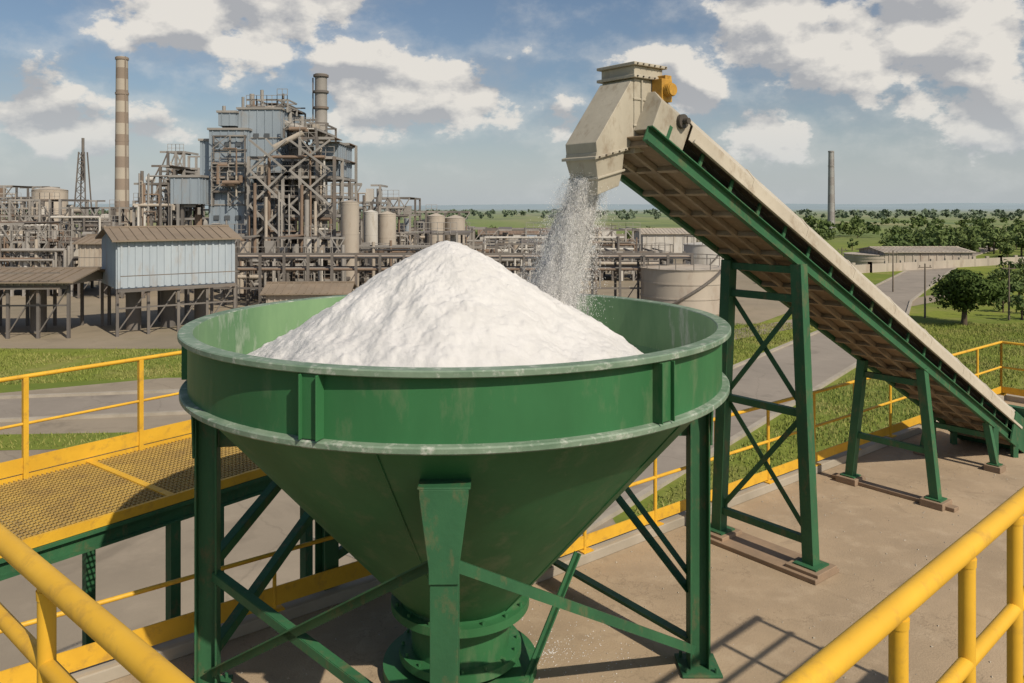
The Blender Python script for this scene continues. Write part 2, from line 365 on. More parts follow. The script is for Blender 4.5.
for k,(x,y) in LG.items():
    ang=math.atan2(y-HY,x-HX)
    top=2.0 if k=='F' else 2.205
    w=.15
    ca,sa=math.cos(ang),math.sin(ang)
    for s in (-1,1): b.post(x+ca*s*w*.46,y+sa*s*w*.46,.02,top,.014,w,ang)
    b.post(x,y,.02,top-.003,w*.86,.012,ang)
    b.post(x,y,.004,.024,.30,.30,ang)
    for a_ in (-1,1):
        for c_ in (-1,1):
            xx=x+ca*.11*a_-sa*.11*c_; yy=y+sa*.11*a_+ca*.11*c_; b.cyl((xx,yy,.024),(xx,yy,.06),.014,n=6)
    tx,ty=-sa,ca
    o=.0765
    X,Y_=x+ca*o,y+sa*o
    vs=[]
    for dd in (0,.014):
        for (hw,z) in ((.13,top),(.13,top-.04),(.08,top-.42),(.08,top-.5)):
            vs.append((X+ca*dd+tx*hw,Y_+sa*dd+ty*hw,z)); vs.append((X+ca*dd-tx*hw,Y_+sa*dd-ty*hw,z))
    b.add(vs,[(0,1,3,2),(2,3,5,4),(4,5,7,6),(10,11,9,8),(12,13,11,10),(14,15,13,12),(0,8,9,1),(6,7,15,14),(0,2,10,8),(2,4,12,10),(4,6,14,12),(1,9,11,3),(3,11,13,5),(5,13,15,7)])
    b.post(x-ca*.06,y-sa*.06,top-.001,top+.010,.30,.28,ang)
    b.post(x-ca*.25,y-sa*.25,top-.45,top-.006,.34,.014,ang)
b.obj('legs',M_greenst,H,.003)
b=MB()
def br(k1,z1,k2,z2,w=.07):
    p=(LG[k1][0],LG[k1][1],z1); q=(LG[k2][0],LG[k2][1],z2)
    d=(Vector(q)-Vector(p)).normalized(); p=Vector(p)+d*.06; q=Vector(q)-d*.06
    b.beam(p,q,.010,w); s=Vector((0,0,1)).cross(d).normalized()*w/2; b.beam(p+s+Vector((0,0,w/2)),q+s+Vector((0,0,w/2)),w,.010)
br('L',.85,'F',.55,.06); br('F',1.60,'L',.12,.06); br('F',1.58,'R',.12,.06)
br('R',.50,'BR',1.7); br('R',.62,'BR',1.95,.05); br('R',.18,'BR',.15); br('L',.85,'BL',1.5); br('L',.2,'BL',.9); br('BL',.3,'BR',1.4); br('BL',1.4,'BR',.3)
b.beam((.50,6.02,.86),(.09,5.75,.01),.07,.012); b.beam((.50,6.02,.86),(.09,5.75,.01),.012,.07)
b.obj('braces',M_greenst,H)

# ------------------------------------------------------------ powder
M_pow=bpy.data.materials.new('white_powder'); M_pow.use_nodes=True; nt=M_pow.node_tree; p=nt.nodes['Principled BSDF']
p.inputs['Roughness'].default_value=1; p.inputs['Specular IOR Level'].default_value=.1
tc=nd(nt,'ShaderNodeTexCoord'); n=nd(nt,'ShaderNodeTexNoise'); n.inputs['Scale'].default_value=45; n.inputs['Detail'].default_value=7; n.inputs['Roughness'].default_value=.8
nt.links.new(tc.outputs['Object'],n.inputs['Vector']); bb=nd(nt,'ShaderNodeBump'); bb.inputs['Strength'].default_value=.7; bb.inputs['Distance'].default_value=.013
nt.links.new(n.outputs[0],bb.inputs['Height']); nt.links.new(bb.outputs[0],p.inputs['Normal'])
n2=nd(nt,'ShaderNodeTexNoise'); n2.inputs['Scale'].default_value=3.5; n2.inputs['Detail'].default_value=7; n2.inputs['Roughness'].default_value=.7; nt.links.new(tc.outputs['Object'],n2.inputs['Vector'])
r_=nd(nt,'ShaderNodeMapRange'); r_.inputs[1].default_value=.35; r_.inputs[2].default_value=.68; nt.links.new(n2.outputs[0],r_.inputs[0])
m_=nd(nt,'ShaderNodeMix',data_type='RGBA'); m_.inputs[6].default_value=(.64,.635,.63,1); m_.inputs[7].default_value=(.56,.555,.545,1); nt.links.new(r_.outputs[0],m_.inputs[0]); nt.links.new(m_.outputs[2],p.inputs['Base Color'])
nr,na=230,620; vs=[]; fs=[]; ax,ay,az=-.47,5.88,3.235
Ri=1.93*K
for i in range(nr+1):
    r=1.95*(i/nr)**.85
    for j in range(na):
        t=2*math.pi*j/na; x=r*math.cos(t); y=r*math.sin(t)
        hgt=.615*(math.sqrt(r*r+.13**2)-.13); hgt*=1+.035*math.sin(2*t+1)+.02*math.sin(5*t)
        big=mn.fractal(Vector((x*1.6,y*1.6,5.3)),.9,2.0,4)*.042*min(1,.25+r)
        rid=mn.noise(Vector((math.cos(t)*5+mn.noise(Vector((x*3,y*3,0)))*1.2,math.sin(t)*5,r*1.2)))*.026*min(1,max(0,r-.15)/.6)
        lump=mn.fractal(Vector((x*6,y*6,3.3)),.8,2.1,6)*.017*min(1,.4+r)
        ll=max(0,mn.noise(Vector((x*19,y*19,7))))**1.5*.018+mn.noise(Vector((x*42,y*42,1)))*.003
        z=az-hgt+big+rid+lump+ll
        X=ax+x; Y=ay+y
        dx,dy=X-HX,Y-HY; d=math.hypot(dx,dy)
        rin=(Ri if z>2.25 else .44+(z-.62)*(Ri-.44)/1.63)-.012
        if d>rin:
            X=HX+dx*rin/d; Y=HY+dy*rin/d
        vs.append((X,Y,z))
for i in range(nr):
    for j in range(na):
        fs.append((i*na+j,(i+1)*na+j,(i+1)*na+(j+1)%na,i*na+(j+1)%na))
b=MB(); b.add(vs,fs,0,True); b.obj('powder_pile',M_pow)
# falling stream: solid-looking powder column, thinning veils, airborne grains
def airborne(name,maxa=None,lo=.4,hi=.7,mina=0,tlm=.35):
    m=bpy.data.materials.new(name); m.use_nodes=True; nt=m.node_tree; nt.nodes.clear(); L=nt.links.new
    out=nd(nt,'ShaderNodeOutputMaterial'); df=nd(nt,'ShaderNodeBsdfDiffuse'); df.inputs[0].default_value=(.88,.875,.865,1); tl=nd(nt,'ShaderNodeBsdfTranslucent'); tl.inputs[0].default_value=(.88,.875,.865,1)
    mA=nd(nt,'ShaderNodeMixShader'); mA.inputs[0].default_value=tlm; L(df.outputs[0],mA.inputs[1]); L(tl.outputs[0],mA.inputs[2])
    if maxa is None: L(mA.outputs[0],out.inputs[0]); return m
    tr=nd(nt,'ShaderNodeBsdfTransparent'); tc=nd(nt,'ShaderNodeTexCoord'); mp=nd(nt,'ShaderNodeMapping'); mp.inputs['Scale'].default_value=(1,1,.22); L(tc.outputs['Object'],mp.inputs[0])
    no=nd(nt,'ShaderNodeTexNoise'); no.inputs['Scale'].default_value=20; no.inputs['Detail'].default_value=8; no.inputs['Roughness'].default_value=.75; L(mp.outputs[0],no.inputs['Vector'])
    mr=nd(nt,'ShaderNodeMapRange'); mr.inputs[1].default_value=lo; mr.inputs[2].default_value=hi; mr.inputs[3].default_value=mina; mr.inputs[4].default_value=maxa; L(no.outputs[0],mr.inputs[0])
    mB=nd(nt,'ShaderNodeMixShader'); L(mr.outputs[0],mB.inputs[0]); L(tr.outputs[0],mB.inputs[1]); L(mA.outputs[0],mB.inputs[2]); L(mB.outputs[0],out.inputs[0]); return m
def spath(s): return .61-.36*s, 6.47+.32*s, 3.72-1.32*s
def ssig(s): return .050+.065*s**1.1
N=170000; s=rs.uniform(0,1,N)**.95
x,y,z=spath(s); sg=ssig(s)
tail=np.where(rs.rand(N)<.25,rs.uniform(1.2,1.9,N),1.0)
wv=np.array([mn.noise(Vector((0,0,q*5))) for q in s])*.012
px_=x+wv+rs.normal(0,1,N)*sg*tail; py_=y+rs.normal(0,1,N)*sg*tail; pz_=z+rs.normal(0,.03,N)
cl=np.array([mn.noise(Vector((a*12,b_*12,c_*1.8))) for a,b_,c_ in zip(px_,py_,pz_)])
k=(cl+rs.uniform(0,1.0,N))>.15; px_,py_,pz_=px_[k],py_[k],pz_[k]; N=len(px_)
sz=rs.uniform(.0006,.0015,N)
T=np.array([[1,1,1],[-1,-1,1],[-1,1,-1],[1,-1,-1]],float); tri=[(0,1,2),(0,3,1)]
C=np.stack([px_,py_,pz_],1)
V=np.zeros((N*2,3,3))
for a_,t in enumerate(tri):
    for b_,i in enumerate(t):
        q=T[i]*sz[:,None]*1.2; q[:,2]*=3.0; V[a_::2,b_]=C+q
SE=empty('falling_powder_stream',(.5,6.6,3.0))
facecloud('grains',V,airborne('powder_grains',tlm=.5),SE)
VM=[airborne('powder_core',None),airborne('veil_mid',.85,.34,.60,.15),airborne('veil_outer',.45,.40,.70,.02),airborne('veil_haze',.20,.42,.75,0)]
b=MB()
for sh,(f,mi) in enumerate(((.95,0),(1.2,1),(1.5,1),(1.85,2),(2.2,2),(2.7,3),(3.3,3))):
    n=120; m=110; vs=[]
    for i in range(m+1):
        s_=i/m; X,Y,Z=spath(s_); r=ssig(s_)*f
        for j in range(n):
            a=2*math.pi*j/n; q=r*(1+.26*mn.noise(Vector((math.cos(a)*1.5,math.sin(a)*1.5,s_*4+sh*7)))+.22*mn.fractal(Vector((math.cos(a)*3.5,math.sin(a)*3.5,s_*5+sh*3)),.8,2.1,5)); vs.append((X+q*math.cos(a),Y+q*math.sin(a),Z))
    b.add(vs,[(i*n+j,i*n+(j+1)%n,(i+1)*n+(j+1)%n,(i+1)*n+j) for i in range(m) for j in range(n)],mi,True)
b.obj('veil',VM,SE)

# ------------------------------------------------------------ conveyor
th_=Vector((.78,.626,0)); nv=Vector((.626,-.78,0)); dv=Vector((.78,.626,-.504)).normalized(); uv=nv.cross(dv); 
if uv.z<0: uv=-uv
def CP(t,v,h): return Vector((1+.78*t,6.75+.626*t,3.90-.504*t))+nv*v+uv*h
CE=empty('belt_conveyor',(4,9,0))
def cext(b,t0,t1,prof,m=0,closed=True,sm=False):
    n=len(prof); vs=[CP(t0,*p) for p in prof]+[CP(t1,*p) for p in prof]
    fs=[(i,(i+1)%n,n+(i+1)%n,n+i) for i in range(n if closed else n-1)]
    if closed: fs+=[tuple(range(n-1,-1,-1)),tuple(range(n,2*n))]
    b.add(vs,fs,m,sm)
T0,T1=-.24,7.45
def rect(v0,v1,h0,h1): return [(v0,h0),(v1,h0),(v1,h1),(v0,h1)]
b=MB()
for s in (-1,1):
    v=.37*s
    cext(b,T0,T1,rect(v-.006,v+.006,0,.13)); cext(b,T0,T1,rect(min(v,v+.05*s),max(v,v+.05*s),.122,.132)); cext(b,T0,T1,rect(min(v,v+.05*s),max(v,v+.05*s),-.002,.008))
    t=T0+.2
    while t<T1:
        cext(b,t,t+.035,rect(v-.008,v+.008,.132,.27)); t+=.42
b.obj('side_frame',M_greenst,CE)
b=MB(); cext(b,T0,T1,rect(-.355,.355,.035,.045))
b.obj('bottom_pan',M_under,CE)
b=MB(); t=T0+.05; k=0
while t<T1:
    cext(b,t,t+.035,rect(-.362,.362,-.01,.033)); t+=.38
cext(b,T0,T1,rect(-.14,-.10,-.015,.03)); cext(b,T0,T1,rect(.10,.14,-.015,.03))
b.obj('pan_ribs',mk('pan_rib_steel',(.30,.24,.165),(.18,.135,.09),4,.7),CE)
b=MB(); cext(b,T0+.1,T1,[(-.33,.24),(-.2,.19),(.2,.19),(.33,.24),(.33,.25),(.2,.205),(-.2,.205),(-.33,.25)])
cext(b,T0+.1,T1,rect(-.33,.33,.08,.095))
t=T0+.3
while t<T1: b.cyl(CP(t,-.35,.15),CP(t,.35,.15),.05,n=12); t+=.42
b.obj('belt_and_idlers',M_rubber,CE)
b=MB(); cov=[(.405,.255),(.415,.255),(.415,.39),(.30,.50),(.12,.545),(-.12,.545),(-.30,.50),(-.415,.39),(-.415,.255),(-.405,.255),(-.405,.385),(-.29,.49),(-.12,.535),(.12,.535),(.29,.49),(.405,.385)]
t=.16
while t<T1-.05:
    t2=min(t+.9,T1); cext(b,t,t2-.012,cov); 
    so=[(v*1.02,h*1.008+.002) for v,h in cov]
    cext(b,t2-.04,t2,so); t=t2
for s in (-1,1):
    a=.425*s; cext(b,.2,T1,rect(min(a,a+.02*s),max(a,a+.02*s),.25,.285))
b.obj('hood',M_cover,CE,.004)
b=MB(); b.cyl(CP(7.55,-.38,.17),CP(7.55,.38,.17),.13,n=20)
b.obj('tail_drum',M_dark,CE)
b=MB()
for v in (-.42,.42): cext(b,7.2,7.75,rect(v-.01,v+.01,-.02,.42))
q=CP(7.8,0,0); b.post(q.x,q.y,.004,.62,.12,.95,math.atan2(.626,.78)); 
for v in (-.4,.4):
    for t in (6.7,7.4):
        p=CP(t,v,0); b.beam((p.x,p.y,0.0),(p.x,p.y,p.z+.02),.07)
b.obj('tail_boot',M_greenst,CE)
b=MB(); bp=MB(); ang=math.atan2(.626,.78)
def tower(t,vt,vb,levels,w=.11,xs=(),pl=.34):
    P={}
    for s in (-1,1):
        p=CP(t,0,0); zt=p.z+(.02)
        a=Vector((p.x,p.y,0))+nv*vb*s; c=Vector((p.x,p.y,0))+nv*vt*s
        P[s]=(a,c,zt)
        b.beam((a.x,a.y,.08),(c.x,c.y,zt),w,w,0,tuple(th_))
        bp.post(a.x,a.y,.003,.08,pl,pl,ang); b.post(a.x,a.y,.08,.095,pl*.7,pl*.7,ang)
    def at(s,z):
        a,c,zt=P[s]; f=z/zt; q=a.lerp(c,f); return Vector((q.x,q.y,z))
    for z in levels: b.beam(at(-1,z),at(1,z),.06,.07)
    for z0,z1 in xs:
        b.beam(at(-1,z0),at(1,z1),.05,.012,0,tuple(th_)); b.beam(at(1,z0)+th_*.03,at(-1,z1)+th_*.03,.05,.012,0,tuple(th_))
tower(1.95,.40,.53,[.30,1.50,2.60,2.88],.115,[(.3,1.5),(1.5,2.6)])
tower(4.65,.36,.52,[.62,1.40],.10,[],.26)
tower(6.55,.36,.46,[.45],.08,[],.2)
p=CP(4.65,0,0); a=Vector((p.x,p.y,.025))+nv*.75; c=Vector((p.x,p.y,.025))-nv*.75; bp.beam(a,c,.12,.044)
p=CP(1.95,0,0); a=Vector((p.x,p.y,.025))+nv*.7; c=Vector((p.x,p.y,.025))-nv*.7; bp.beam(a,c,.42,.044)
b.obj('support_trestles',M_greenst,CE); bp.obj('base_plinths',mk('plinth',(.30,.21,.14),(.22,.16,.11),3,.9),CE,.006)
def HP(u,v,z): return Vector((1-.78*u,6.75-.626*u,z))+nv*v
def hull(b,rings):
    vs=[]
    for (u0,u1,w,z0,z1) in rings:
        vs+= [HP(u0,-w,z0),HP(u1,-w,z1),HP(u1,w,z1),HP(u0,w,z0)]
    n=len(rings); fs=[]
    for i in range(n-1):
        o=i*4
        for j in range(4): fs.append((o+j,o+(j+1)%4,o+4+(j+1)%4,o+4+j))
    fs+=[(3,2,1,0),tuple((n-1)*4+j for j in range(4))]
    b.add(vs,fs)
b=MB()
hull(b,[(-.20,.14,.185,3.98,3.93),(-.20,.14,.185,4.55,4.55)])
hull(b,[(-.235,.175,.22,4.552,4.552),(-.235,.175,.22,4.578,4.578)])
hull(b,[(-.205,.145,.19,4.579,4.579),(-.205,.145,.19,4.655,4.655)])
hull(b,[(-.235,.175,.22,4.656,4.656),(-.235,.175,.22,4.682,4.682)])
hull(b,[(.141,.56,.180,3.99,3.87),(.141,.575,.180,4.12,4.00),(.141,.17,.180,4.53,4.53)])
hull(b,[(.27,.515,.135,3.66,3.585),(.25,.53,.155,3.78,3.70),(.25,.575,.175,3.93,3.86),(.25,.57,.179,4.00,3.92)])
hull(b,[(.235,.548,.175,3.782,3.705),(.235,.548,.175,3.80,3.725)])
hull(b,[(.23,.60,.20,3.95,3.86),(.23,.60,.20,3.975,3.885)])
for u in (-.13,.05):
    hull(b,[(u,u+.015,.20,3.98,3.98),(u,u+.015,.20,4.545,4.545)])
for z in (4.15,4.37): hull(b,[(-.21,.15,.193,z,z),(-.21,.15,.193,z+.02,z+.02)])
cext(b,-.2,.17,[(.375,.13),(.375,.40),(.26,.50),(-.26,.50),(-.375,.40),(-.375,.13)])
b.obj('discharge_head',M_beige,CE,.005)
b=MB()
for z in (4.565,4.668):
    for k in range(6):
        q=HP(-.21+.07*k,.22,z); b.cyl(q,q+nv*.01,.007,n=6)
for k in range(5):
    q=HP(.26+.075*k,.20,3.955-.018*k); b.cyl(q,q+nv*.01,.007,n=6)
b.obj('head_bolts',M_dark,CE)
b=MB()
q=HP(-.13,.20,4.46)
for (du,dv_,dz,su,sv,sz_) in ((0,.05,0,.065,.055,.095),(-.03,.05,.10,.04,.045,.03)):
    vs=[]
    for zz in (-1,1):
        for a_,c_ in ((-1,-1),(1,-1),(1,1),(-1,1)):
            vs.append(q-th_*(du+a_*su)+nv*(dv_+c_*sv)+Vector((0,0,dz+zz*sz_)))
    b.add(vs,MB.BF)
b.cyl(q+nv*.10,q+nv*.17,.05,n=20)
for k in range(3): b.cyl(q+nv*(.115+.018*k),q+nv*(.122+.018*k),.057,n=20)
b.obj('drive_motor',M_ochre,CE,.006)
b=MB(); q2=HP(-.22,.36,4.20); b.cyl(q2,q2+nv*.05,.06,n=20); b.cyl(q2+nv*.05,q2+nv*.10,.025,n=12); 
b.beam(HP(-.12,.21,4.0),HP(-.12,.21,4.36),.04,.02)
b.obj('head_bearing',M_dark,CE,.004)

# ------------------------------------------------------------ plant (base colours paled to imitate distance haze)
S_dk=mk('plant_steel_dark',(.165,.15,.135),(.115,.105,.098),.3,.8,0,0,1,1,(.20,.14,.10),.7,.5)
S_lt=mk('plant_steel_light',(.32,.30,.275),(.22,.21,.195),.3,.7,0,0)
S_bl=mk('plant_cladding_blue',(.27,.32,.365),(.21,.255,.30),.25,.6,0,0,1,.3,(.27,.24,.21),.7,.6)
S_tk=mk('plant_tank_cream',(.43,.38,.315),(.34,.30,.25),.3,.7,0,0,1,.4,(.27,.20,.15),.6,.7)
S_ru=mk('plant_rust',(.23,.165,.12),(.17,.125,.095),.4,.9,0,0)
S_wh=mk('plant_white',(.52,.50,.46),(.42,.40,.37),.3,.7,0,0,1,.4,(.3,.26,.2),.6,.7)
S_win=mk('plant_openings',(.07,.08,.09),(.10,.11,.12),.5,.4,0,0)
PM=[S_dk,S_lt,S_bl,S_tk,S_ru,S_wh,S_win]
R=random.Random(11)
def unit(b,x0,x1,y0,y1,z0,z1,nx,ny,nz,w=.3,fill=.5,rails=True,cm=(0,1),pipes=14):
    xs=[x0+(x1-x0)*i/nx for i in range(nx+1)]; ys=[y0+(y1-y0)*i/ny for i in range(ny+1)]; zs=[z0+(z1-z0)*i/nz for i in range(nz+1)]
    top=[[R.choice([nz,nz,nz-1,nz-1,max(1,nz-2)]) for _ in ys] for _ in xs]
    for i,x in enumerate(xs):
        for j,y in enumerate(ys):
            b.box(x-w/2,x+w/2,y-w/2,y+w/2,z0,zs[top[i][j]]+w*.4,R.choice(cm))
    for k in range(1,nz+1):
        z=zs[k]
        for j,y in enumerate(ys):
            for i in range(nx):
                if k<=max(top[i][j],top[i+1][j]) and R.random()<.93: b.beam((xs[i],y,z),(xs[i+1],y,z),w*.6,w*.9,R.choice(cm))
        for i,x in enumerate(xs):
            for j in range(ny):
                if k<=top[i][j]: b.beam((x,ys[j],z),(x,ys[j+1],z),w*.6,w*.9,R.choice(cm))
        for i in range(nx):
            for j in range(ny):
                if k<=top[i][j] and R.random()<.5: b.box(xs[i],xs[i+1],ys[j],ys[j+1],z+.06,z+.14,R.choice((0,4)))
        if rails:
            for i in range(nx):
                if k<=min(top[i][0],top[i+1][0]):
                    for hh in (.55,1.1): b.beam((xs[i],y0-.1,z+hh),(xs[i+1],y0-.1,z+hh),.05,.05,1)
                    for q in range(3): xx=xs[i]+(xs[i+1]-xs[i])*q/2; b.beam((xx,y0-.1,z),(xx,y0-.1,z+1.1),.05,.05,1)
    for k in range(nz):
        for i in range(nx):
            if R.random()<.35:
                y=y0; a=(xs[i],y-.05,zs[k]); c=(xs[i+1],y-.05,zs[k+1])
                if R.random()<.5: a=(xs[i],y-.05,zs[k+1]); c=(xs[i+1],y-.05,zs[k])
                b.beam(a,c,w*.4,w*.5,R.choice(cm))
                if R.random()<.5: b.beam((a[0],y-.1,c[2]),(c[0],y-.1,a[2]),w*.4,w*.5,R.choice(cm))
            if R.random()<fill:
                j=R.randrange(ny); cx=(xs[i]+xs[i+1])/2; cy=(ys[j]+ys[j+1])/2; dx=(xs[i+1]-xs[i]); dz=zs[k+1]-zs[k]
                t=R.random(); m=R.choice((1,1,2,3,3,5,4))
                if t<.35: b.cyl((cx,cy,zs[k]+.15),(cx,cy,zs[k]+dz*R.uniform(.5,.95)),dx*R.uniform(.18,.38),n=12,m=m)
                elif t<.6:
                    rr=dz*R.uniform(.15,.3); b.cyl((cx-dx*.42,cy,zs[k]+rr+.3),(cx+dx*.42,cy,zs[k]+rr+.3),rr,n=12,m=m)
                else: 
                    q=R.uniform(.2,.42); b.box(cx-dx*q,cx+dx*q,cy-dx*.3,cy+dx*.3,zs[k]+.15,zs[k]+dz*R.uniform(.4,.9),m)
    for _ in range(pipes):
        m=R.choice((1,1,4,3,5,0)); r=R.choice((.08,.10,.12,.16,.22))
        y=R.uniform(y0-.6,y0+.4)
        if R.random()<.5:
            z=R.uniform(z0+1,z1-1); xa=R.uniform(x0,x1); xb=R.uniform(x0,x1); b.cyl((xa,y,z),(xb,y,z),r,n=8,m=m); b.cyl((xb,y,z),(xb,y,R.uniform(z0,z0+(z1-z0)*.6)),r,n=8,m=m)
        else:
            x=R.uniform(x0,x1); b.cyl((x,y,R.uniform(z0,z0+2)),(x,y,R.uniform(z0+(z1-z0)*.35,z1-.5)),r,n=8,m=m)

def clad(b,x0,x1,y0,y1,z0,z1,m=2,rib=1.0,wins=0):
    b.box(x0,x1,y0,y1,z0,z1,m)
    x=x0+rib/2
    while x<x1: b.box(x-.05,x+.05,y0-.07,y0-.002,z0,z1,m); x+=rib
    y=y0+rib/2
    while y<y1:
        b.box(x0-.07,x0-.002,y-.05,y+.05,z0,z1,m); b.box(x1+.002,x1+.07,y-.05,y+.05,z0,z1,m); y+=rib
    b.box(x0-.15,x1+.15,y0-.15,y1+.15,z1+.002,z1+.22,1)
    for k in range(wins):
        z=z0+(z1-z0)*(k+.55)/wins
        xx=x0+.5
        while xx<x1-.9: b.box(xx,xx+.55,y0-.12,y0-.075,z,z+.45,6); xx+=1.1
    k=z0+3.5
    while k<z1-1: b.box(x0-.03,x1+.03,y0-.10,y0-.004,k,k+.12,1); k+=3.5

e=empty('boiler_house',(-24,84,G))
b=MB(); Y=80
clad(b,bx(209,Y),bx(247,Y),Y,Y+11,hz(240,Y),hz(130,Y),2,.8,3)
clad(b,bx(234,Y),bx(277,Y),Y+1.2,Y+9,hz(172,Y),hz(108,Y),2,.8,1)
clad(b,bx(216,Y),bx(233.5,Y),Y+.6,Y+8,hz(128,Y)+.3,hz(112,Y),2,.8,0)
clad(b,bx(179,Y),bx(208,Y),Y-2,Y+6,hz(204,Y),hz(178,Y),2,.8,0)
clad(b,bx(196,Y),bx(208.5,Y),Y+1,Y+7,hz(176,Y),hz(140,Y),2,.8,0)
clad(b,bx(247.5,Y),bx(272,Y),Y+2.8,Y+9,hz(235,Y),hz(173,Y),2,.8,2)
clad(b,bx(277,Y),bx(304,Y),Y+4,Y+9,hz(215,Y),hz(146,Y),1,1,2)
clad(b,bx(309,Y),bx(334,Y),Y+2,Y+9,hz(175,Y),hz(142,Y),2,1,0)
b.obj('clad_blocks',PM,e)
b=MB()
unit(b,bx(248,78),bx(334,78),78.2,89,G,hz(138,78),5,3,8,.28,.28,True,(0,1,1),24)
unit(b,bx(180,78),bx(246,78),78.6,88,G,hz(206,78),5,2,3,.28,.4,True,(0,1),16)
unit(b,bx(214,80),bx(247,80),79.4,79.9,hz(206,80),hz(136,80),2,1,5,.13,.0,True,(0,1),8)
unit(b,bx(240,80),bx(282,80),82,89,hz(110,80),hz(97,80),4,2,2,.16,.15,True,(0,1),4)
unit(b,bx(284,80),bx(316,80),80,89,hz(138,80),hz(120,80),3,2,2,.20,.4,True,(0,1),6)
for (u0,u1) in ((250,286),(290,330)):
    for (v0,v1) in ((240,205),(205,170),(170,140)):
        b.beam((bx(u0,77.5),77.6,hz(v0,77.6)),(bx(u1,77.5),77.6,hz(v1,77.6)),.2,.2,1); b.beam((bx(u1,77.5),77.3,hz(v0,77.6)),(bx(u0,77.5),77.3,hz(v1,77.6)),.2,.2,1)
b.obj('steel_frame',PM,e)
b=MB()
for (u,v0,r) in ((252,94,.25),(262,90,.18),(243,97,.15),(290,112,.22),(302,116,.2),(224,106,.18)):
    b.cyl((bx(u,84),84,hz(150,84)),(bx(u,84),84,hz(v0,84)),r,n=10,m=1)
b.cyl((bx(268,83),83,hz(118,83)),(bx(316,83),83,hz(134,83)),.38,n=14,m=1)
b.cyl((bx(284,83),79.5,hz(150,83)),(bx(312,83),79.5,hz(136,83)),.3,n=12,m=3)
for i in range(9):
    u=R.uniform(252,330); b.cyl((bx(u,78),77.2,G),(bx(u,78),77.2,hz(R.uniform(160,220),78)),R.choice((.1,.16,.25)),n=8,m=R.choice((1,4,1,3)))
b.obj('ducts',PM,e)
b=MB(); X=bx(321,86)
b.cyl((X,86,G),(X,86,hz(74,86)),.74,.64,n=24,m=1)
for v in (76,92,108,124,140): b.cyl((X,86,hz(v,86)-.12),(X,86,hz(v,86)+.12),.82,n=24,m=0)
b.beam((X-.85,85.9,G),(X-.85,85.9,hz(78,86)),.12,.12,0)
b.obj('exhaust_stack',PM,e)

def chimney(name,u,vt,Y,r0,r1,bands,ma,mb_):
    b=MB(); X=bx(u,Y); zt=hz(vt,Y)
    for k in range(bands):
        f0,f1=k/bands,(k+1)/bands; b.cyl((X,Y,G+(zt-G)*f0),(X,Y,G+(zt-G)*f1),r0+(r1-r0)*f0,r0+(r1-r0)*f1,n=32,m=k%2,caps=(k==bands-1))
    for f in (.55,.8,.985): 
        b.cyl((X,Y,G+(zt-G)*f),(X,Y,G+(zt-G)*f+.5),r1*1.15,n=32,m=1)
    b.beam((X+r0*.9,Y-r0*.6,G),(X+r1*.9,Y-r1*.6,zt),.22,.22,1)
    return b.obj(name,[ma,mb_])
Ca=mk('chimney_cream',(.42,.38,.31),(.34,.30,.25),.08,.9,0,0); Cb=mk('chimney_brown',(.27,.215,.17),(.22,.18,.145),.08,.9,0,0)
chimney('chimney',122,57,180,1.6,1.25,17,Ca,Cb)
chimney('chimney',831,151,320,1.35,1.0,9,mk('far_chimney',(.34,.33,.32)),mk('far_chimney_band',(.29,.27,.26)))
def U(name,u0,u1,vt,Y,dep,nx,ny,nz,**k):
    b=MB(); unit(b,bx(u0,Y),bx(u1,Y),Y,Y+dep,G,hz(vt,Y),nx,ny,nz,**k); o=b.obj(name,PM); return o
U('process_unit',134,178,166,104,14,5,2,6,w=.3,fill=.6,pipes=30)
U('process_unit',160,184,152,112,10,3,2,6,w=.3,fill=.6,pipes=14)
U('process_unit',-40,60,200,118,16,10,2,4,w=.28,fill=.65,pipes=54)
U('process_unit',50,130,208,108,12,8,2,4,w=.26,fill=.65,pipes=44)
U('process_unit',-30,30,186,190,16,7,2,5,w=.4,fill=.6,pipes=20)
U('process_unit',332,372,184,98,12,4,2,5,w=.28,fill=.5,pipes=24)
U('process_unit',366,410,198,112,12,4,2,4,w=.28,fill=.6,pipes=24)
U('process_unit',404,470,212,120,14,6,2,3,w=.28,fill=.6,pipes=28)
U('process_unit',-60,72,224,76,8,11,1,4,w=.22,fill=.55,pipes=44)
U('process_unit',455,640,230,120,14,13,2,2,w=.26,fill=.6,pipes=50)
U('process_unit',225,345,238,72,7,9,1,3,w=.2,fill=.45,pipes=34)
U('process_unit',340,470,234,76,7,10,1,3,w=.2,fill=.5,pipes=40)
U('process_unit',470,600,244,84,8,10,1,3,w=.2,fill=.55,pipes=36)
U('process_unit',560,665,252,92,8,10,1,2,w=.22,fill=.6,pipes=30)
b=MB()
Y=66
for i in range(22):
    x=-27+i*2.0
    b.box(x-.1,x+.1,Y-.1,Y+.1,G,-.3); b.box(x-.1,x+.1,Y+2.9,Y+3.1,G,-.3); b.beam((x,Y,-.9),(x,Y+3,-.9),.15,.2); b.beam((x,Y,-1.9),(x,Y+3,-1.9),.15,.2)
    if i%3==0: b.beam((x,Y,G),(x+2,Y,-1.9),.08,.08)
for k in range(7):
    b.cyl((-27,Y+.3+.4*k,-.68),(15,Y+.3+.4*k,-.68),.08+.025*(k%3),n=8,m=(1,4,3,0)[k%4])
    b.cyl((-27,Y+.3+.4*k,-1.66),(15,Y+.3+.4*k,-1.66),.08+.025*((k+1)%3),n=8,m=(4,1,0,3)[k%4])
b.beam((-27,Y-.02,-.35),(15,Y-.02,-.35),.12,.18,0); b.beam((-27,Y-.02,-3.2),(15,Y-.02,-3.2),.1,.15,0)
b.obj('pipe_rack',PM)
